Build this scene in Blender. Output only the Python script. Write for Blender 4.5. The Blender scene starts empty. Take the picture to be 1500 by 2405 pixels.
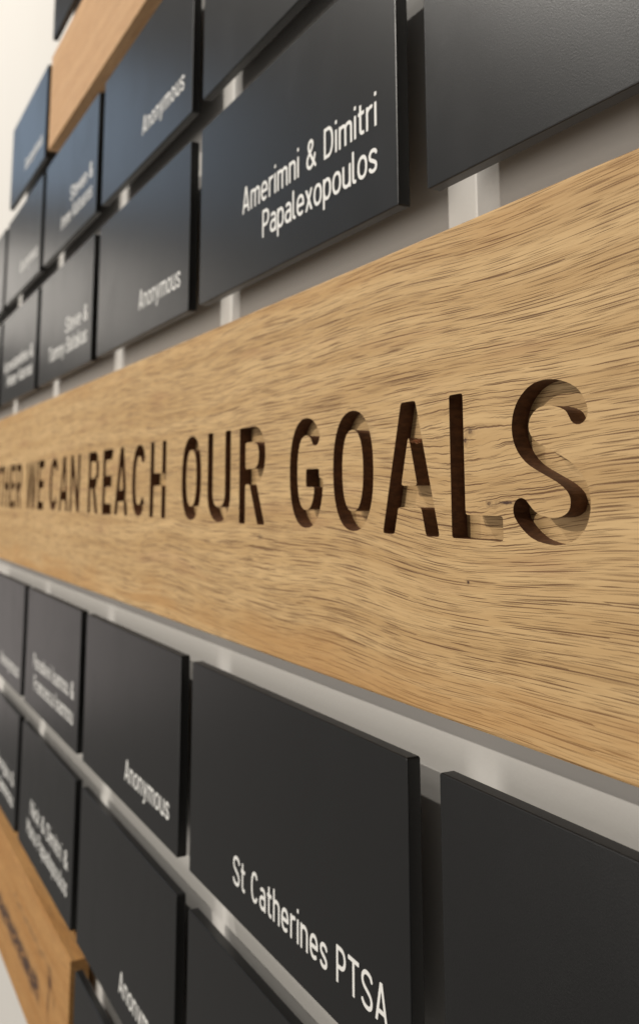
import bpy, math, random
import numpy as np
from mathutils import Matrix, Vector
from mathutils.geometry import delaunay_2d_cdt

# ------------------------------------------------------------------ camera, world, lamps
S = bpy.context.scene
C = S.collection
CAM = (0.34933, -0.13032, -0.07665)
YAW, PITCH, ROLL = 1.08366, 0.15127, -0.00205
f = Vector((-math.sin(YAW)*math.cos(PITCH), math.cos(YAW)*math.cos(PITCH), math.sin(PITCH)))
r = Vector((math.cos(YAW), math.sin(YAW), 0)); u = r.cross(f)
c_, s_ = math.cos(ROLL), math.sin(ROLL)
r2, u2 = r*c_+u*s_, -r*s_+u*c_
M = Matrix(((r2.x, u2.x, -f.x, CAM[0]), (r2.y, u2.y, -f.y, CAM[1]), (r2.z, u2.z, -f.z, CAM[2]), (0, 0, 0, 1)))
cam_data = bpy.data.cameras.new('camera')
cam = bpy.data.objects.new('camera', cam_data); C.objects.link(cam); cam.matrix_world = M
cam_data.sensor_fit = 'AUTO'; cam_data.sensor_width = 36
cam_data.lens = 2157.35/2405*36
cam_data.shift_x = 5.56/2405; cam_data.shift_y = -371.03/2405
cam_data.clip_start = 0.005; cam_data.clip_end = 60
cam_data.dof.use_dof = True
cam_data.dof.focus_distance = 0.200
cam_data.dof.aperture_fstop = 20.5
S.camera = cam

W = bpy.data.worlds.new('World'); S.world = W; W.use_nodes = True
bg = W.node_tree.nodes['Background']
bg.inputs[0].default_value = (1.0, 0.945, 0.87, 1); bg.inputs[1].default_value = 0.17

S.view_settings.view_transform = 'Standard'; S.view_settings.look = 'None'
S.view_settings.exposure = 0; S.view_settings.gamma = 1

def area_lamp(name, loc, target, power, size, colour, sy=None):
    d = bpy.data.lights.new(name, 'AREA'); d.energy = power; d.color = colour
    if sy: d.shape = 'RECTANGLE'; d.size = size; d.size_y = sy
    else: d.shape = 'DISK'; d.size = size
    o = bpy.data.objects.new(name, d); C.objects.link(o); o.location = loc
    o.rotation_euler = (Vector(target)-Vector(loc)).to_track_quat('-Z', 'Y').to_euler()
    return o
TG = (0.17, 0, -0.08)
area_lamp('ceiling_spot', (TG[0]-1.01, -0.90, TG[2]+1.21), (0, 0, -.05), 9.0, 0.035, (1.0, .95, .87))
area_lamp('ceiling_spot', (TG[0]-0.49, -1.95, TG[2]+1.21), (-.1, 0, -.05), 25.0, 0.05, (1.0, .94, .85))
area_lamp('front_left_fill', (-0.95, -2.2, -0.15), (0, 0, -.05), 16.0, 1.0, (1.0, .94, .87), 1.5)  # unseen soft fill, added to lift the shaded wall strips
area_lamp('warm_reflection_lamp', (-3.4, -0.60, 0.72), (-.3, 0, 0), 2.1, 0.8, (1.0, .93, .84), 0.40)  # added lamp, gives the upper left plaques their warm grey reflection
area_lamp('low_reflection_lamp', (-3.4, -0.60, -0.55), (-.3, 0, 0), 1.1, 0.8, (1.0, .88, .84), 0.7)  # added low lamp, brightens reflections in the lower left plaques
area_lamp('ceiling_panel', (-1.61, -1.96, 1.77), (.2, 0, .03), 8.5, 0.55, (1.0, .95, .88))
area_lamp('window_light', (-3.4, -0.66, 1.45), (-.3, 0, .15), 2.1, 0.9, (.52, .73, 1.0), 0.6)

# ------------------------------------------------------------------ tags and mesh helpers
def tag(o, label=None, cat=None, group=None, kind=None):
    if label: o['label'] = label
    if cat: o['category'] = cat
    if group: o['group'] = group
    if kind: o['kind'] = kind
    return o
def thing(name, label, cat, loc, group=None):
    o = bpy.data.objects.new(name, None); C.objects.link(o); o.location = loc
    o.empty_display_size = .02
    return tag(o, label, cat, group)
def meshobj(name, verts, faces, mats, parent=None, midx=None, smooth=False):
    me = bpy.data.meshes.new(name); me.from_pydata(verts, [], faces)
    for m in (mats if isinstance(mats, (list, tuple)) else [mats]): me.materials.append(m)
    if midx:
        for p, i in zip(me.polygons, midx): p.material_index = i
    if smooth:
        for p in me.polygons: p.use_smooth = True
    me.update()
    o = bpy.data.objects.new(name, me); C.objects.link(o)
    if parent: o.parent = parent
    return o
def rounded_slab(x0, x1, z0, z1, y0, y1, rad, ch, seg=3):
    """slab with rounded outline corners (rad) and small front/back chamfers (ch); front is y0"""
    def ring(ins, y):
        out = []; rr = max(rad-ins, 1e-5)
        for cx, cz, a in ((x1-rad, z1-rad, 0), (x0+rad, z1-rad, 90), (x0+rad, z0+rad, 180), (x1-rad, z0+rad, 270)):
            for k in range(seg+1):
                t = math.radians(a+90*k/seg); out.append((cx+rr*math.cos(t), y, cz+rr*math.sin(t)))
        return out
    k = .3*ch
    rings = [ring(ch, y0), ring(k, y0+k), ring(0, y0+ch), ring(0, y1-ch), ring(ch, y1)]
    v = [p for q in rings for p in q]; n = len(rings[0]); F = []
    F.append(list(range(n))[::1])
    for i in range(len(rings)-1):
        for j in range(n):
            a, b = i*n+j, i*n+(j+1) % n
            F.append((a, a+n, b+n, b))
    F.append([(len(rings)-1)*n+j for j in range(n)][::-1])
    return v, F
def fixn(o):
    import bmesh
    bm = bmesh.new(); bm.from_mesh(o.data); bmesh.ops.recalc_face_normals(bm, faces=bm.faces); bm.to_mesh(o.data); bm.free()

# ------------------------------------------------------------------ materials
class NT:
    def __init__(s, name):
        s.m = bpy.data.materials.new(name); s.m.use_nodes = True; s.t = s.m.node_tree
        s.b = s.t.nodes['Principled BSDF']
    def n(s, ty, **kw):
        x = s.t.nodes.new(ty)
        for k, v in kw.items(): setattr(x, k, v)
        return x
    def set(s, sock, v):
        if isinstance(v, bpy.types.NodeSocket): s.t.links.new(v, sock)
        elif v is not None: sock.default_value = v
    def math(s, op, a, b=None, c=None, clamp=False):
        x = s.n('ShaderNodeMath', operation=op); x.use_clamp = clamp
        for i, v in enumerate((a, b, c)):
            if v is not None: s.set(x.inputs[i], v)
        return x.outputs[0]
    def mix(s, fac, a, b, mode='MIX'):
        x = s.n('ShaderNodeMix', data_type='RGBA', blend_type=mode)
        s.set(x.inputs[0], fac); s.set(x.inputs[6], a); s.set(x.inputs[7], b); return x.outputs[2]
    def comb(s, x, y, z=0.0):
        q = s.n('ShaderNodeCombineXYZ')
        for i, v in enumerate((x, y, z)): s.set(q.inputs[i], v)
        return q.outputs[0]
    def noise(s, vec, scale=1, detail=2, rough=.5, dim='3D'):
        q = s.n('ShaderNodeTexNoise', noise_dimensions=dim)
        s.set(q.inputs['Vector'], vec); q.inputs['Scale'].default_value = scale
        q.inputs['Detail'].default_value = detail; q.inputs['Roughness'].default_value = rough
        return q.outputs['Fac']
    def smooth(s, v, a, b, o0=0.0, o1=1.0):
        q = s.n('ShaderNodeMapRange', interpolation_type='SMOOTHSTEP')
        s.set(q.inputs[0], v)
        for i, x in ((1, a), (2, b), (3, o0), (4, o1)): q.inputs[i].default_value = x
        return q.outputs[0]
    def coords(s):
        tc = s.n('ShaderNodeTexCoord'); sp = s.n('ShaderNodeSeparateXYZ'); s.t.links.new(tc.outputs['Object'], sp.inputs[0])
        return tc.outputs['Object'], sp.outputs
    def bump(s, h, strength, dist):
        q = s.n('ShaderNodeBump'); s.set(q.inputs['Height'], h); q.inputs['Strength'].default_value = strength
        q.inputs['Distance'].default_value = dist; s.t.links.new(q.outputs[0], s.b.inputs['Normal'])

def oak(name, light, mid, dark, knots=(), edge=None, edge_col=(.50, .27, .095, 1), streak=None, pore=.88, seed=0.0, burls=(), cut=1.0):
    """coords in metres; knots = (x,z,sx,sz,push_mm); edge=(zlow,zhigh)"""
    m = NT(name); P, xyz = m.coords()
    X = m.math('MULTIPLY', xyz[0], 1000.0); Z = m.math('MULTIPLY', xyz[2], 1000.0); Y = m.math('MULTIPLY', xyz[1], 1000.0)
    low = m.noise(m.comb(m.math('MULTIPLY', X, .0075), m.math('MULTIPLY', Z, .010), seed), 1, 1)
    low2 = m.noise(m.comb(m.math('MULTIPLY', X, .03), m.math('MULTIPLY', Z, .045), seed+7), 1, 0)
    Zp = m.math('ADD', Z, m.math('MULTIPLY', m.math('SUBTRACT', low, .5), 13.0))
    Zp = m.math('ADD', Zp, m.math('MULTIPLY', Y, .6))
    gsum = None
    for (kx, kz, sx, sz, push) in knots:
        dx = m.math('DIVIDE', m.math('SUBTRACT', X, kx), sx); dz = m.math('DIVIDE', m.math('SUBTRACT', Z, kz), sz)
        g = m.math('POWER', 2.71828, m.math('MULTIPLY', m.math('ADD', m.math('MULTIPLY', dx, dx), m.math('MULTIPLY', dz, dz)), -1.0))
        Zp = m.math('SUBTRACT', Zp, m.math('MULTIPLY', m.math('MULTIPLY', g, dz), push))
        gsum = g if gsum is None else m.math('ADD', gsum, g)
    if gsum is not None:                      # wild, curly grain close to the knots
        wob = m.noise(m.comb(m.math('MULTIPLY', X, .25), m.math('MULTIPLY', Z, .35), seed+3), 1, 2)
        Zp = m.math('ADD', Zp, m.math('MULTIPLY', m.math('MULTIPLY', m.math('SUBTRACT', wob, .5), m.math('MINIMUM', gsum, 1.0)), .8))
    # broad bands and fibre
    band = m.noise(m.comb(m.math('MULTIPLY', X, .006), m.math('MULTIPLY', Zp, .16), seed), 1, 3, .6)
    fib = m.noise(m.comb(m.math('MULTIPLY', X, .06), m.math('MULTIPLY', Zp, 2.2), seed+1), 1, 3, .6)
    col = m.mix(m.smooth(band, .30, .70), light, mid)
    col = m.mix(m.math('MULTIPLY', m.smooth(fib, .45, .78), .22), col, dark)
    # open pores: short dashes that follow the grain
    def streaks(fx, fz, lo, hi, off, det=1.0):
        v = m.comb(m.math('MULTIPLY', X, fx), m.math('MULTIPLY', Zp, fz), off+seed)
        return m.smooth(m.noise(v, 1, det, .5), lo, hi)
    def needles(px, pz, length, half, on, off, edge=.05):
        # open oak pores: thin tapered needles scattered over stretched cells, lengths and widths all differ
        cu = m.math('DIVIDE', X, px); cv = m.math('ADD', m.math('DIVIDE', Zp, pz), off)
        v = m.n('ShaderNodeTexVoronoi', voronoi_dimensions='2D', feature='F1')
        m.set(v.inputs['Vector'], m.comb(cu, cv)); v.inputs['Scale'].default_value = 1
        sp = m.n('ShaderNodeSeparateXYZ'); m.t.links.new(v.outputs['Position'], sp.inputs[0])
        sc = m.n('ShaderNodeSeparateColor'); m.t.links.new(v.outputs['Color'], sc.inputs[0])
        du = m.math('SUBTRACT', cu, sp.outputs[0]); dv = m.math('SUBTRACT', cv, sp.outputs[1])
        dv = m.math('ADD', dv, m.math('MULTIPLY', du, m.math('MULTIPLY', m.math('SUBTRACT', sc.outputs[2], .5), .6)))
        ln = m.math('MULTIPLY', m.math('ADD', m.math('MULTIPLY', sc.outputs[1], .75), .35), length)
        q = m.math('DIVIDE', du, ln); tap = m.math('SUBTRACT', 1.0, m.math('MULTIPLY', q, q))
        w = m.math('MULTIPLY', m.math('MULTIPLY', tap, half), m.math('ADD', m.math('MULTIPLY', sc.outputs[2], .7), .5))
        d = m.math('SUBTRACT', w, m.math('ABSOLUTE', dv))
        msk = m.smooth(d, -.02, edge)
        return m.math('MULTIPLY', msk, m.smooth(sc.outputs[0], on, on+.08))
    p1 = needles(26.0, 1.0, .46, .125, .15, 3.3)
    p2 = m.math('MULTIPLY', needles(15.0, .70, .45, .125, .25, 17.7), .75)
    p3 = needles(42.0, 2.3, .48, .075, .35, 41.3, .03)
    p4 = m.math('MULTIPLY', streaks(.085, 4.6, .60, .66, 11.7), .42)
    pr = m.math('MAXIMUM', m.math('MAXIMUM', m.math('MAXIMUM', p1, p2), p3), p4)
    soft = streaks(.05, 1.5, .42, .72, 41.0, 2.0)
    col = m.mix(m.math('MULTIPLY', soft, .22), col, dark)
    col = m.mix(m.math('MULTIPLY', pr, pore), col, (.120, .050, .017, 1))
    # heart stain along the long edges
    if edge:
        w = m.math('MULTIPLY', m.math('SUBTRACT', low2, .5), 16.0)
        lo = m.smooth(m.math('ADD', Z, w), edge[0]*1000+17, edge[0]*1000+2); hi = m.smooth(m.math('ADD', Z, w), edge[1]*1000-12, edge[1]*1000+2)
        e = m.math('MAXIMUM', lo, m.math('MULTIPLY', hi, .6))
        e = m.math('MULTIPLY', e, m.smooth(band, .25, .55))
        col = m.mix(m.math('MULTIPLY', e, .8), col, m.mix(.75, col, edge_col))
        pinkish = m.smooth(m.noise(m.comb(m.math('MULTIPLY', X, .013), m.math('MULTIPLY', Zp, .09), seed+20), 1, 2), .58, .72)
        col = m.mix(m.math('MULTIPLY', pinkish, .28), col, (.36, .18, .09, 1))
    if streak:
        for (x0, x1, z0, hw, stg) in streak:
            wz = m.noise(m.comb(m.math('MULTIPLY', X, .05), 0.0, seed+z0), 1, 3, .6)
            d = m.math('ABSOLUTE', m.math('SUBTRACT', m.math('SUBTRACT', Z, z0), m.math('MULTIPLY', m.math('SUBTRACT', wz, .5), 14.0)))
            blot = m.smooth(m.noise(m.comb(m.math('MULTIPLY', X, .12), m.math('MULTIPLY', Z, .3), seed+5), 1, 3, .65), .36, .50)
            a = m.math('MULTIPLY', m.smooth(X, x0-6, x0+6), m.smooth(X, x1+6, x1-6))
            a = m.math('MULTIPLY', m.math('MULTIPLY', a, m.smooth(d, hw, hw*.2)), blot)
            col = m.mix(m.math('MULTIPLY', a, stg), col, (.07, .04, .03, 1))
    for (bx, bz, br, stg) in burls:          # dark knot hearts: (x,z,(rx,rz),strength)
        dx = m.math('DIVIDE', m.math('SUBTRACT', X, bx), br[0]); dz = m.math('DIVIDE', m.math('SUBTRACT', Z, bz), br[1])
        d = m.math('SQRT', m.math('ADD', m.math('MULTIPLY', dx, dx), m.math('MULTIPLY', dz, dz)))
        d = m.math('ADD', d, m.math('MULTIPLY', m.math('SUBTRACT', m.noise(m.comb(m.math('MULTIPLY', X, .9), m.math('MULTIPLY', Z, 1.3), seed), 1, 3), .5), 1.1))
        ringw = m.math('MULTIPLY', m.math('SINE', m.math('MULTIPLY', d, 9.0)), .16)
        a = m.math('MULTIPLY', m.math('ADD', m.smooth(d, 1.0, .15), m.math('MULTIPLY', ringw, m.smooth(d, 2.4, .8))), stg, clamp=True)
        col = m.mix(a, col, (.055, .022, .012, 1))
    if cut != 1.0: col = m.mix(1.0, col, (cut, cut, cut, 1), 'MULTIPLY')
    m.set(m.b.inputs['Base Color'], col)
    m.b.inputs['Roughness'].default_value = .58
    m.b.inputs['IOR'].default_value = 1.36
    h = m.math('ADD', m.math('MULTIPLY', pr, -1.0), m.math('MULTIPLY', fib, .25))
    m.bump(h, .45, .00022)
    return m.m

def plain(name, col, rough, ior=1.45, grain=None):
    m = NT(name); m.b.inputs['Base Color'].default_value = col; m.b.inputs['Roughness'].default_value = rough
    m.b.inputs['IOR'].default_value = ior
    if grain:
        P, xyz = m.coords()
        m.bump(m.noise(P, grain[0], 3, .6), grain[1], grain[2])
    return m

KNOTS = [(176, -68, 36, 26, 8.0), (180, -63, 12, 6, 1.8), (187, -80, 11, 4, 1.5), (60, -97, 34, 10, 2.5)]
L_, M_, D_ = (.66, .45, .22, 1), (.52, .33, .145, 1), (.31, .165, .06, 1)
oak_main = oak('oak_main', L_, M_, D_, KNOTS, edge=(-.12826, -.0123),
               burls=[(178.5, -62.5, (1.8, 1.4), .65), (176.5, -64.5, (1.2, 1.6), .8), (184.5, -78.8, (1.5, .9), .7), (190.5, -78.6, (4.2, .55), 1.0),
                      (176.2, -96.5, (.7, .6), 1.0), (62, -91.0, (3.0, 1.2), .5)])
oak_upper = oak('oak_upper', (.60, .37, .19, 1), (.52, .30, .14, 1), (.36, .19, .08, 1), pore=.35, seed=31.0)
oak_lower = oak('oak_lower', (.56, .31, .115, 1), (.47, .235, .075, 1), (.27, .12, .035, 1), pore=.5, seed=57.0,
                streak=[(-440, -245, -364, 9, 1.0), (-330, -215, -341, 3, .35)],
                burls=[(-218, -347, (9, 8), .75), (-221, -359, (2.2, 13), 1.0), (-206, -352, (2.2, 7), .5), (-262, -367, (9, 2.5), .7)])
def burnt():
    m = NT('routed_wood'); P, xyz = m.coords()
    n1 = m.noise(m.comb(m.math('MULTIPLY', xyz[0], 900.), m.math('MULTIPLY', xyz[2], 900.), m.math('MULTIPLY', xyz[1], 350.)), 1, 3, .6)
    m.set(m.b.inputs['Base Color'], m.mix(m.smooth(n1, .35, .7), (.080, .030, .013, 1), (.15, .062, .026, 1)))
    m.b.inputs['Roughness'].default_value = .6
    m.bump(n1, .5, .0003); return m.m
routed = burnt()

def panel_material():
    m = NT('charcoal_coating'); P, xyz = m.coords()
    oi = m.n('ShaderNodeObjectInfo')
    big = m.noise(m.comb(m.math('MULTIPLY', xyz[0], 38.), m.math('MULTIPLY', oi.outputs['Random'], 50.), m.math('MULTIPLY', xyz[2], 26.)), 1, 3, .6)
    fine = m.noise(P, 2300, 2, .7)
    spk = m.n('ShaderNodeTexVoronoi', feature='F1'); m.set(spk.inputs['Vector'], P); spk.inputs['Scale'].default_value = 75
    dust = m.smooth(spk.outputs['Distance'], .022, .010)
    col = m.mix(m.smooth(fine, .3, .7), (.0078, .0079, .0082, 1), (.0125, .0125, .0127, 1))
    col = m.mix(m.math('MULTIPLY', dust, .3), col, (.25, .24, .22, 1))
    m.set(m.b.inputs['Base Color'], col)
    m.set(m.b.inputs['Roughness'], m.smooth(big, .45, .75, .315, .34))
    m.b.inputs['IOR'].default_value = 1.42
    m.bump(fine, .36, .00007)
    return m.m
panel_mat = panel_material()
vinyl = plain('white_vinyl', (.86, .85, .82, 1), .5).m
pad_mat = plain('mounting_foam', (.10, .09, .08, 1), .8).m
def wall_material():
    m = NT('painted_wall'); P, xyz = m.coords()
    n = m.noise(P, 3, 3, .6)
    m.set(m.b.inputs['Base Color'], m.mix(n, (.645, .625, .59, 1), (.69, .67, .635, 1)))
    m.b.inputs['Roughness'].default_value = .7
    m.bump(m.noise(P, 420, 3, .6), .25, .0003); return m.m
wall_mat = wall_material()

# ------------------------------------------------------------------ lettering: strokes -> outlines
def arc(cx, cy, rx, ry, a0, a1, n=16, e=2.0):
    out = []
    for i in range(n+1):
        t = math.radians(a0+(a1-a0)*i/n); c, s = math.cos(t), math.sin(t)
        out.append((cx+rx*math.copysign(abs(c)**(2/e), c), cy+ry*math.copysign(abs(s)**(2/e), s)))
    return out
def spline(p, n=6):
    q = [p[0]]+list(p)+[p[-1]]; out = []
    for i in range(1, len(q)-2):
        a, b, c, d = (np.array(q[i+k], float) for k in (-1, 0, 1, 2))
        for k in range(n):
            t = k/n; out.append(tuple(.5*((2*b)+(c-a)*t+(2*a-5*b+4*c-d)*t*t+(3*b-a-3*c+d)*t**3)))
    out.append(tuple(p[-1])); return out
def glyph(ch, h, big):
    """strokes (list of polylines, closed flag), width, clip band; cap height 1, half stroke h"""
    X = .72; st = []; clip = None
    def add(p, closed=False): st.append((p, closed))
    T = 1-h
    if ch == 'O': w = .67 if big else .62; add(arc(w/2, .5, w/2-h, .5-h, 0, 360, 40, 2.35), True)
    elif ch == 'C':
        w = .645 if big else .58; add(arc(w/2, .5, w/2-h, .5-h, 38, 322, 34, 2.35))
    elif ch == 'G':
        w = .675; add(arc(w/2, .5, w/2-h, .5-h, 38, 335, 36, 2.35)+[(w-h, .45)]); add([(w*.50, .45), (w-h, .45)])
    elif ch == 'A':
        w = .765 if big else .64; d = .02; k = .007
        add([(h+k-.05*(w/2-h)/1, -.05*1), (w/2-d+.02, 1.05)]); add([(w-h-k+.05*(w/2-h), -.05), (w/2+d-.02, 1.05)])
        y = .285 if big else .27; add([(h+.1, y), (w-h-.1, y)]); clip = (0, 1)
    elif ch == 'L': w = .56; add([(h, 1), (h, 0)]); add([(0, h), (w, h)])
    elif ch == 'H': w = .66; add([(h, 1), (h, 0)]); add([(w-h, 1), (w-h, 0)]); add([(h, .5), (w-h, .5)])
    elif ch == 'E':
        w = .57 if big else .5; add([(h, 1), (h, 0)])
        for y in (h, .51, T): add([(0, y), (w-(.03 if y == .51 else 0), y)])
    elif ch == 'F':
        w = .5; add([(h, 1), (h, 0)])
        for y in (.5, T): add([(0, y), (w, y)])
    elif ch == 'T': w = .62; add([(w/2, 1), (w/2, 0)]); add([(0, T), (w, T)])
    elif ch == 'I': w = 2*h; add([(h, 1), (h, 0)])
    elif ch == 'U': w = .69; add([(h, 1)]+[(x, y) for x, y in arc(w/2, .33, w/2-h, .33-h, 180, 360, 20, 2.2)]+[(w-h, 1)])
    elif ch == 'N':
        w = .71; add([(h, 1), (h, 0)]); add([(w-h, 1), (w-h, 0)]); add([(h, 1.0), (w-h, 0.0)]); clip = (0, 1)
    elif ch == 'M':
        w = .8; add([(h, 1), (h, 0)]); add([(w-h, 1), (w-h, 0)]); add([(h, 1.0), (w/2, .35), (w-h, 1.0)]); clip = (0, 1)
    elif ch == 'W':
        w = 1.1; a = w/4
        add([(h-.01, 1.05), (a+h*.3, -.05)]); add([(w/2, 1.05), (a+h*.3, -.05)]); add([(w/2, 1.05), (w-a-h*.3, -.05)]); add([(w-h+.01, 1.05), (w-a-h*.3, -.05)]); clip = (0, 1)
    elif ch in 'RPBD':
        w = {'R': .665 if big else .6, 'P': .56, 'B': .58, 'D': .6}[ch]; add([(h, 1), (h, 0)])
        if ch == 'D': add([(h, T)]+arc(w*.45, .5, w*.55-h, .5-h, 90, -90, 20, 2.2)+[(h, h)])
        else:
            y = .485 if big else (.44 if ch != 'B' else .52); cy = (T+y)/2; ry = (T-y)/2
            add([(h, T)]+arc(w-h-ry*1.0, cy, ry*1.0, ry, 90, -90, 16, 2.2)+[(h, y)])
            if ch == 'B': ry = (y-h)/2; add([(h, y)]+arc(w+.02-h-ry*1.0, h+ry, ry*1.0, ry, 90, -90, 16, 2.2)+[(h, h)])
            if ch == 'R': add([(w*.48, y), (w-h*.95, -.05)]); clip = (0, 1)
    elif ch == 'S':
        w = .68 if big else .60; k = w/.68
        p = [(.607, .778), (.560, .856), (.46, .905), (.34, .925), (.22, .905), (.125, .83), (.09, .735), (.11, .64), (.19, .56), (.33, .495), (.47, .43), (.565, .35), (.592, .25), (.555, .15), (.46, .092), (.34, .078), (.21, .10), (.125, .15), (.07, .205)]
        q = [(h+(x*k-.085*k)*(w-2*h)/(w-.17*k), h+(y-.079)*(1-2*h)/.844) for x, y in p]; add(spline(q, 5))
    elif ch == 'K':
        w = .6; add([(h, 1), (h, 0)]); add([(h, .35), (w-h, 1.05)]); add([(w*.38, .55), (w-h*.6, -.05)]); clip = (0, 1)
    elif ch == 'o': w = .55; add(arc(w/2, X/2, w/2-h, X/2-h, 0, 360, 30, 2.3), True)
    elif ch == 'c': w = .5; add(arc(w/2, X/2, w/2-h, X/2-h, 42, 318, 26, 2.3))
    elif ch == 'e':
        w = .54; y = X*.5; add([(h, y-.0), (w-h, y)]+arc(w/2, X/2, w/2-h, X/2-h, 4, 312, 30, 2.3))
    elif ch == 'a':
        w = .5
        add([(.09, X-.12)]+arc(w/2-.01, X-h-.16, w/2-h, .16, 115, 0, 12, 2.2)+[(w-h, 0)])
        add([(w-h, .415), (.24, .415)]+arc(.24, .235, .24-h, .18, 90, 270, 14, 2.2)[1:]+[(.30, h), (w-h, .16)])
    elif ch in 'nhmr':
        w = {'n': .5, 'h': .5, 'm': .80, 'r': .34}[ch]; add([(h, X if ch != 'h' else 1.0), (h, 0)])
        if ch in 'nh': add([(h, X-.2)]+arc(w/2, X-h-.17, w/2-h, .17, 165, 0, 14, 2.2)+[(w-h, 0)])
        elif ch == 'm':
            q = (w-2*h)/2
            add([(h, X-.18)]+arc(h+q/2, X-h-.15, q/2, .15, 165, 0, 12, 2.2)+[(h+q, 0)])
            add([(h+q, X-.2)]+arc(h+1.5*q, X-h-.15, q/2, .15, 165, 0, 12, 2.2)+[(h+2*q, 0)])
        else: add([(h, X-.2)]+arc(w-.06, X-h-.17, w-.06-h, .17, 165, 75, 10, 2.1))
    elif ch == 'u': w = .5; add([(h, X)]+arc(w/2, h+.17, w/2-h, .17, 180, 345, 14, 2.2)+[(w-h, .22)]); add([(w-h, X), (w-h, 0)])
    elif ch == 'i': w = 2*h+.01; add([(w/2, X), (w/2, 0)]); add([(w/2, .90), (w/2, 1.02)])
    elif ch == 'l': w = .23; add([(h, 1.0)]+arc(h+.1, h+.1, .1, .1, 180, 270, 8)+[(w, h)])
    elif ch == 't': w = .34; add([(.13, .93)]+arc(.13+.11, h+.11, .11, .11, 180, 270, 8)+[(w, h)]); add([(0, X-h), (w, X-h)])
    elif ch == 'p': w = .52; add([(h, X), (h, -.26)]); add(arc(w/2, X/2, w/2-h, X/2-h, 0, 360, 30, 2.3), True)
    elif ch == 'd': w = .52; add([(w-h, 1), (w-h, 0)]); add(arc(w/2, X/2, w/2-h, X/2-h, 0, 360, 30, 2.3), True)
    elif ch == 'g': w = .52; add(arc(w/2, X/2, w/2-h, X/2-h, 0, 360, 30, 2.3), True); add([(w-h, X)]+arc(w/2, -.06, w/2-h, .14, 0, -140, 12, 2.2))
    elif ch == 'k': w = .47; add([(h, 1), (h, 0)]); add([(h, .26), (w-h, X+.04)]); add([(w*.42, .42), (w-h*.6, -.04)]); clip = (0, 1)
    elif ch == 'v': w = .5; add([(h*.8, X+.05), (w/2, -.02)]); add([(w-h*.8, X+.05), (w/2, -.02)]); clip = (0, X)
    elif ch == 'x': w = .5; add([(h*.7, X+.04), (w-h*.7, -.04)]); add([(w-h*.7, X+.04), (h*.7, -.04)]); clip = (0, X)
    elif ch == 'y': w = .5; add([(h*.8, X+.05), (w/2+.01, .05)]); add([(w-h*.8, X+.05), (w*.42, -.14), (w*.25, -.24+h*.6), (.02, -.24+h*.6)]); clip = (-.26, X)
    elif ch == 's':
        w = .46; p = [(.607, .778), (.560, .856), (.46, .905), (.34, .925), (.22, .905), (.125, .83), (.09, .735), (.11, .64), (.19, .56), (.33, .495), (.47, .43), (.565, .35), (.592, .25), (.555, .15), (.46, .092), (.34, .078), (.21, .10), (.13, .155), (.085, .2)]
        q = [(h+(x-.085)*(w-2*h)/.51, h+(y-.079)*(X-2*h)/.844) for x, y in p]; add(spline(q, 4))
    elif ch == '&':
        w = .68; add(spline([(.655, .02), (.52, .19), (.34, .42), (.2, .64), (.165, .78), (.21, .90), (.31, .945), (.41, .90), (.445, .79), (.39, .67), (.25, .55), (.12, .43), (.07, .29), (.10, .14), (.22, .06), (.34, .065), (.46, .15), (.55, .30), (.60, .46)], 4))
    else: w = .3
    return st, w, clip
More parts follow.
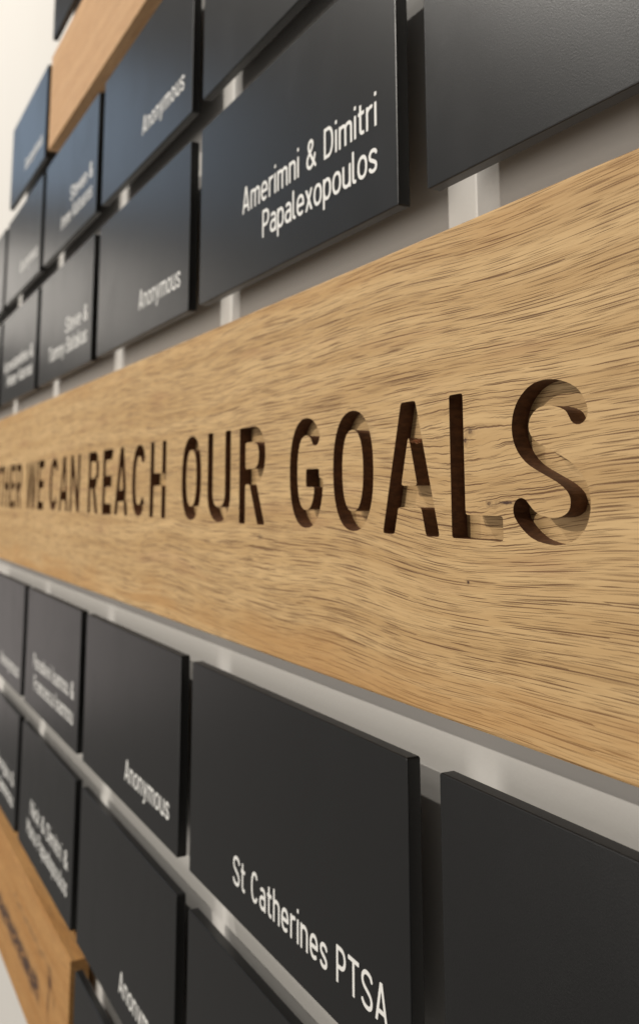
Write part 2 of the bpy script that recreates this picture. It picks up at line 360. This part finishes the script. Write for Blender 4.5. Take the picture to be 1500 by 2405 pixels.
def outlines(ch, h, big):
    st, w, clip = glyph(ch, h, big)
    if not st: return [], w
    cell = .013 if big else .0155; pad = .06
    xs = np.arange(-pad, w+pad+cell, cell); ys = np.arange(-.30-pad, 1.02+pad+cell, cell)
    gx, gy = np.meshgrid(xs, ys, indexing='ij'); D = np.full(gx.shape, 9.0)
    for pts, closed in st:
        n = len(pts)
        for i in range(n-(0 if closed else 1)):
            a = np.array(pts[i], float); b = np.array(pts[(i+1) % n], float); d = b-a; L = np.hypot(*d)
            if L < 1e-7: continue
            d /= L; px, py = gx-a[0], gy-a[1]; t = px*d[0]+py*d[1]; s = np.abs(-px*d[1]+py*d[0])
            qx = np.abs(t-L/2)-L/2; qy = s-h
            D = np.minimum(D, np.hypot(np.maximum(qx, 0), np.maximum(qy, 0))+np.minimum(np.maximum(qx, qy), 0))
            if closed or i > 0: D = np.minimum(D, np.hypot(px, py)-h)
    if clip: D = np.maximum(D, np.maximum(clip[0]-gy, gy-clip[1]))
    for _ in range(3 if big else 1):                      # a router bit leaves slightly rounded corners
        E = np.pad(D, 1, mode='edge'); D = (E[:-2, 1:-1]+E[2:, 1:-1]+E[1:-1, :-2]+E[1:-1, 2:]+4*E[1:-1, 1:-1])/8
    D = D+1e-9
    inn = D < 0; seg = {}
    def cut(i, j, k, l):
        a, b = D[i, j], D[k, l]; t = a/(a-b)
        return (xs[i]+(xs[k]-xs[i])*t, ys[j]+(ys[l]-ys[j])*t)
    nx, ny = D.shape
    mixd = inn[:-1, :-1].astype(int)+inn[1:, :-1]+inn[:-1, 1:]+inn[1:, 1:]
    pos = {}
    def key(i, j, k, l):
        q = (i, j, k, l)
        if q not in pos: pos[q] = cut(i, j, k, l)
        return q
    for i, j in zip(*np.nonzero((mixd > 0) & (mixd < 4))):
        A, B, Cc, Dd = inn[i, j], inn[i+1, j], inn[i+1, j+1], inn[i, j+1]
        e = []
        if A != B: e.append((key(i, j, i+1, j), A))
        if B != Cc: e.append((key(i+1, j, i+1, j+1), B))
        if Cc != Dd: e.append((key(i, j+1, i+1, j+1), Dd is None))
        if Dd != A: e.append((key(i, j, i, j+1), A))
        e = [q for q, _ in e]
        if len(e) == 2: pr = [(e[0], e[1])]
        else:
            pr = [(e[0], e[3]), (e[1], e[2])] if A else [(e[0], e[1]), (e[2], e[3])]
        for a, b in pr: seg.setdefault(a, []).append(b); seg.setdefault(b, []).append(a)
    loops = []; used = set()
    for s0 in list(seg):
        if s0 in used: continue
        lp = [s0]; used.add(s0); cur = s0
        while True:
            nxt = [q for q in seg[cur] if q not in used]
            if not nxt: break
            cur = nxt[0]; used.add(cur); lp.append(cur)
        if len(lp) > 5: loops.append(simplify([pos[q] for q in lp], .0016 if big else .003))
    return loops, w
def simplify(p, tol):
    p = np.array(p); n = len(p); far = int(np.argmax(((p-p[0])**2).sum(1)))
    keep = np.zeros(n, bool); keep[0] = keep[far] = True
    def rec(a, b):
        if b-a < 2: return
        s, e = p[a], p[b % n]; d = e-s; L = np.hypot(*d)+1e-12
        q = p[a+1:b]-s; dist = np.abs(q[:, 0]*d[1]-q[:, 1]*d[0])/L
        k = int(np.argmax(dist))
        if dist[k] > tol: keep[a+1+k] = True; rec(a, a+1+k); rec(a+1+k, b)
    rec(0, far); rec(far, n)
    return [tuple(x) for x in p[keep]]
CACHE = {}
def outl(ch, h, big):
    k = (ch, h, big)
    if k not in CACHE: CACHE[k] = outlines(ch, h, big)
    return CACHE[k]
def inside(cent, loops):
    x, y = cent[:, 0], cent[:, 1]; c = np.zeros(len(cent), bool)
    for lp in loops:
        a = np.array(lp); b = np.roll(a, -1, 0)
        for (x0, y0), (x1, y1) in zip(a, b):
            if y0 == y1: continue
            m = ((y0 > y) != (y1 > y)) & (x < (x1-x0)*(y-y0)/(y1-y0)+x0); c ^= m
    return c
def fill(loops, want=True, extra=None):
    """triangulate the region inside the loops (want) or, with extra rectangle, outside them"""
    v = []; e = []
    for lp in ([extra] if extra else [])+loops:
        o = len(v); v += [Vector(q) for q in lp]; e += [(o+i, o+(i+1) % len(lp)) for i in range(len(lp))]
    V, _, F, *_ = delaunay_2d_cdt(v, e, [], 0, 1e-9)
    V = [tuple(q) for q in V]; cent = np.array([np.mean([V[i] for i in t], 0) for t in F])
    ok = inside(cent, loops)
    if not want: ok = ~ok
    return V, [t for t, k in zip(F, ok) if k]

# white lettering ------------------------------------------------------------------
HS = .056
def text_line(s, right, base, cap, total, parent, y):
    """one printed line, right aligned at x=right, scaled in tracking to the width total (m)"""
    ws = []
    for ch in s: ws.append(.30 if ch == ' ' else outl(ch, HS, False)[1])
    n = len(s)-1; raw = sum(ws)*cap
    gap = (total-raw)/max(n, 1)
    sx = 1.0
    if gap < .06*cap or gap > .17*cap:
        g = min(max(gap, .085*cap), .13*cap); sx = (total-g*n)/raw; gap = g
    x = right-total; verts = []; faces = []
    for ch, w in zip(s, ws):
        if ch != ' ' and outl(ch, HS, False)[0]:
            L, _ = outl(ch, HS, False); V, F = fill(L); o = len(verts); k = len(V)
            verts += [(x+a*cap*sx, y, base+b*cap) for a, b in V]
            faces += [tuple(o+i for i in t) for t in F]
            for lp in L:
                o2 = len(verts); m = len(lp)
                verts += [(x+a*cap*sx, y, base+b*cap) for a, b in lp]+[(x+a*cap*sx, y+.00012, base+b*cap) for a, b in lp]
                faces += [(o2+i, o2+(i+1) % m, o2+m+(i+1) % m, o2+m+i) for i in range(m)]
        x += w*cap*sx+gap
    o = meshobj('lettering', verts, faces, vinyl, parent)
    me = o.data
    for p in me.polygons[:]:
        if len(p.vertices) == 3 and p.normal.y > 0: p.flip()
    return o

# ------------------------------------------------------------------ the grid
PW, PH, G = .150, .07557, .01331
PX, PZ = PW+G, PH+.01331
TOPD = -.14058
WALL_Y, BOARD_Y, PT = .0140, .0100, .0040
def rowz(r):      # bottom of the row
    return {'A': 0, 'B': PZ, 'C': 2*PZ, 'T': 3*PZ, 'D': TOPD-PH, 'E': TOPD-PH-PZ, 'F': TOPD-PH-2*PZ}[r]
random.seed(4)

def build_wall():
    x0, x1, z0, z1 = -3.2, 1.6, -1.3, 1.6
    v = [(x0, WALL_Y, z0), (x1, WALL_Y, z0), (x1, WALL_Y, z1), (x0, WALL_Y, z1), (x0, WALL_Y+.1, z0), (x1, WALL_Y+.1, z0), (x1, WALL_Y+.1, z1), (x0, WALL_Y+.1, z1)]
    F = [(0, 1, 2, 3), (5, 4, 7, 6), (4, 0, 3, 7), (1, 5, 6, 2), (3, 2, 6, 7), (4, 5, 1, 0)]
    o = meshobj('wall', v, F, wall_mat); tag(o, kind='structure'); return o
build_wall()

def plaque(c, row, label, lines=()):
    x, z = c*PX, rowz(row)
    t = thing('name_plaque', label, 'plaque', (x, 0, z), 'charcoal plaques in rows on the wall')
    jx, jz, jy = (random.uniform(-.0002, .0002) for _ in range(3))
    v, F = rounded_slab(0, PW, 0, PH, 0, PT, .0007, .00035, 3)
    p = meshobj('panel', v, F, panel_mat, t); fixn(p); p.location = (jx*.5, 0, jz*.5)
    for sx in (.052, .098):
        v, F = rounded_slab(sx-.008, sx+.008, PH/2-.008, PH/2+.008, PT, WALL_Y, .004, .0002, 2)
        q = meshobj('spacer', v, F, pad_mat, t); fixn(q)
    for s, base, total in lines:
        text_line(s, .1396, base, .0092 if row in 'DEF' else .0100, total, t, -.00012)
    return t
B1, B2 = .0262, .0128
plaque(0, 'A', 'charcoal plaque reading Amerimni & Dimitri Papalexopoulos, above the oak board', [('Amerimni & Dimitri', B1, .0952), ('Papalexopoulos', B2, .0772)])
plaque(0, 'D', 'charcoal plaque reading St Catherines PTSA, below the oak board', [('St Catherines PTSA', .0103, .0972)])
plaque(-1, 'A', 'plaque reading Anonymous in the lower of the rows above the oak board', [('Anonymous', B2, .0602)])
plaque(-1, 'B', 'plaque reading Anonymous directly above another Anonymous plaque, left of the centre', [('Anonymous', .0150, .0622)])
plaque(-1, 'D', 'plaque reading Anonymous directly left of the St Catherines PTSA plaque', [('Anonymous', .0105, .0617)])
plaque(-1, 'E', 'plaque reading Anonymous at the lower left, cut by the bottom picture edge', [('Anonymous', .0105, .0617)])
plaque(-2, 'A', 'plaque reading Steve & Tammy Batakas, blurred, just above the oak board', [('Steve &', B1, .0565), ('Tammy Batakas', B2, .1055)])
plaque(-2, 'B', 'plaque with two blurred lines of name below the corner of the upper oak board', [('Steven &', B1, .0575), ('Irene Katsaros', B2, .0820)])
plaque(-2, 'D', 'plaque with two blurred lines of name in the row right under the oak board', [('Paraskevi Ioannou &', B1, .1120), ('Francesca Ioannou', B2, .1080)])
plaque(-2, 'E', 'plaque with two long blurred lines of name above the lower left oak board', [('Nick & Dimitri &', B1, .1020), ('Maria Papadopoulos', B2, .1110)])
plaque(-3, 'A', 'plaque with two blurred lines at the left picture edge, above the oak board', [('Konstantina &', B1, .1240), ('Peter Karras', B2, .1080)])
plaque(-3, 'B', 'pale looking plaque with one faint line, left of the two line plaque', [('Anonymous', .0150, .0700)])
plaque(-3, 'C', 'bluish plaque left of the end of the upper oak board', [('Anonymous', .0150, .0700)])
plaque(-3, 'D', 'plaque cut by the left picture edge right under the oak board', [('Anonymous', .0105, .0740)])
plaque(-3, 'E', 'plaque cut by the left picture edge above the lower left oak board', [('Maria Georgiou &', B1, .1150), ('Nick Ioannou', B2, .1080)])
plaque(-4, 'B', 'greyish sliver of a plaque at the left picture edge, higher of the two')
plaque(-4, 'A', 'dark sliver of a plaque at the left picture edge just above the oak board')
plaque(-2, 'T', 'highest plaque, its corner showing above the end of the upper oak board')
plaque(0, 'B', 'blank plaque above the Amerimni & Dimitri plaque, cut by the top picture edge')
plaque(1, 'B', 'blank plaque above the large blank plaque at the upper right')
plaque(1, 'A', 'large blank plaque at the upper right with glossy speckled sheen')
plaque(1, 'D', 'blank black plaque at the lower right below the oak board')
plaque(0, 'E', 'blank plaque below the St Catherines PTSA plaque')
plaque(-1, 'F', 'plaque at the very bottom, beside the dark end of the lower left oak board')

# ------------------------------------------------------------------ oak boards
def board(name, label, x0, x1, z0, z1, mat, letters=(), group=None, depth=.0045):
    t = thing(name, label, 'board', (0, 0, 0), group)
    ch = .0007; y1 = BOARD_Y
    rect = [(x0+ch, z0+ch), (x1-ch, z0+ch), (x1-ch, z1-ch), (x0+ch, z1-ch)]
    loops = [lp for L in letters for lp in L]
    V, F = fill(loops, False, rect)
    F = [f_ for f_ in F]
    verts = [(a, 0, b) for a, b in V]; faces = [tuple(q) for q in F]
    o = len(verts)
    for y, i in ((0, ch), (ch*.35, ch*.3), (ch, 0), (y1, 0)):
        verts += [(x0+i, y, z0+i), (x1-i, y, z0+i), (x1-i, y, z1-i), (x0+i, y, z1-i)]
    for k in range(3):
        for j in range(4):
            a, b = o+4*k+j, o+4*k+(j+1) % 4; faces.append((a, a+4, b+4, b))
    faces.append((o+12, o+13, o+14, o+15))
    b = meshobj('timber', verts, faces, mat, t)
    for p in b.data.polygons:
        if p.normal.y > .5 and p.center.y < 1e-5: p.flip()
    k = x0+.03
    while k < x1-.03:
        v_, F_ = rounded_slab(k-.008, k+.008, (z0+z1)/2-.008, (z0+z1)/2+.008, BOARD_Y, WALL_Y, .004, .0002, 2)
        fixn(meshobj('spacer', v_, F_, pad_mat, t)); k += .163
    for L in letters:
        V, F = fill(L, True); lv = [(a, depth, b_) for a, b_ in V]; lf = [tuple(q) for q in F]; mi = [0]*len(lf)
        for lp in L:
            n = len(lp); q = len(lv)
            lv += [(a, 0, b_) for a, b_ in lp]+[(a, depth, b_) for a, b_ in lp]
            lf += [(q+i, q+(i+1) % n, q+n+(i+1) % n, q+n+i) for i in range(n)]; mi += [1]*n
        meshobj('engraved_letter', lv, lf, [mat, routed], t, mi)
    return t
CAPB, CAPT = -.0869, -.0533
HB = .081
pos = [('S', 192.9, 215.7), ('L', 170.5, 189.2), ('A', 139.9, 165.7), ('O', 113.1, 135.6), ('G', 84.6, 107.1), ('R', 43.9, 66.0), ('U', 12.8, 35.8), ('O', -16.5, 5.8),
       ('H', -59.0, -37.0), ('C', -86.9, -65.3), ('A', -117.3, -93.4), ('E', -140.5, -121.4), ('R', -171.0, -148.6), ('N', -214.3, -190.8), ('A', -244.0, -219.2),
       ('C', -272.0, -247.5), ('E', -310.0, -290.5), ('W', -352, -315), ('R', -393, -371), ('E', -418.2, -399), ('H', -446.5, -424.5), ('T', -471, -451), ('E', -494.5, -476),
       ('G', -523, -500), ('O', -551, -528.5), ('T', -575, -555)]
letters = []
for chx, a, b in pos:
    L, w = outl(chx, HB, True); hgt = CAPT-CAPB
    sx = (b-a)/1000/w
    letters.append([[(a/1000+p*sx, CAPB+q*hgt) for p, q in lp] for lp in L])
main_board = board('oak_name_board', 'long oak board engraved TOGETHER WE CAN REACH OUR GOALS across the middle', -.66, .40, -.12826, -.0123, oak_main, letters)
board('oak_upper_board', 'upper plain oak board with its square end among the top left plaques', -2*PX, .313, rowz('C')+.0006, rowz('C')+PH, oak_upper)
board('oak_lower_board', 'orange toned oak board with dark knots at the lower left corner', -.72, -PX-.0105, rowz('F'), rowz('F')+PH, oak_lower)
# a torn splinter in the inner corner of the A, left by the router
sv = []; sf = []
for k in range(9):
    x = .1535+.00045*k+random.uniform(-.0003, .0003); z = -.0637+random.uniform(-.0004, .0005); y = random.uniform(.0002, .0012); L = random.uniform(.0006, .0016)
    o = len(sv); a = random.uniform(-.4, .4)
    sv += [(x-L, y+.0004, z-a*L), (x, y-.0003, z+.0003), (x+L, y+.0003, z+a*L), (x, y+.0005, z-.0003), (x, y+.0012, z)]
    sf += [(o, o+3, o+1), (o+1, o+3, o+2), (o, o+1, o+4), (o+1, o+2, o+4), (o+2, o+3, o+4), (o+3, o, o+4)]
spl = plain('torn_fibre', (.45, .20, .09, 1), .7).m
meshobj('splinter', sv, sf, spl, main_board)
print('tris', sum(len(p.vertices)-2 for o in C.objects if o.type == 'MESH' for p in o.data.polygons))
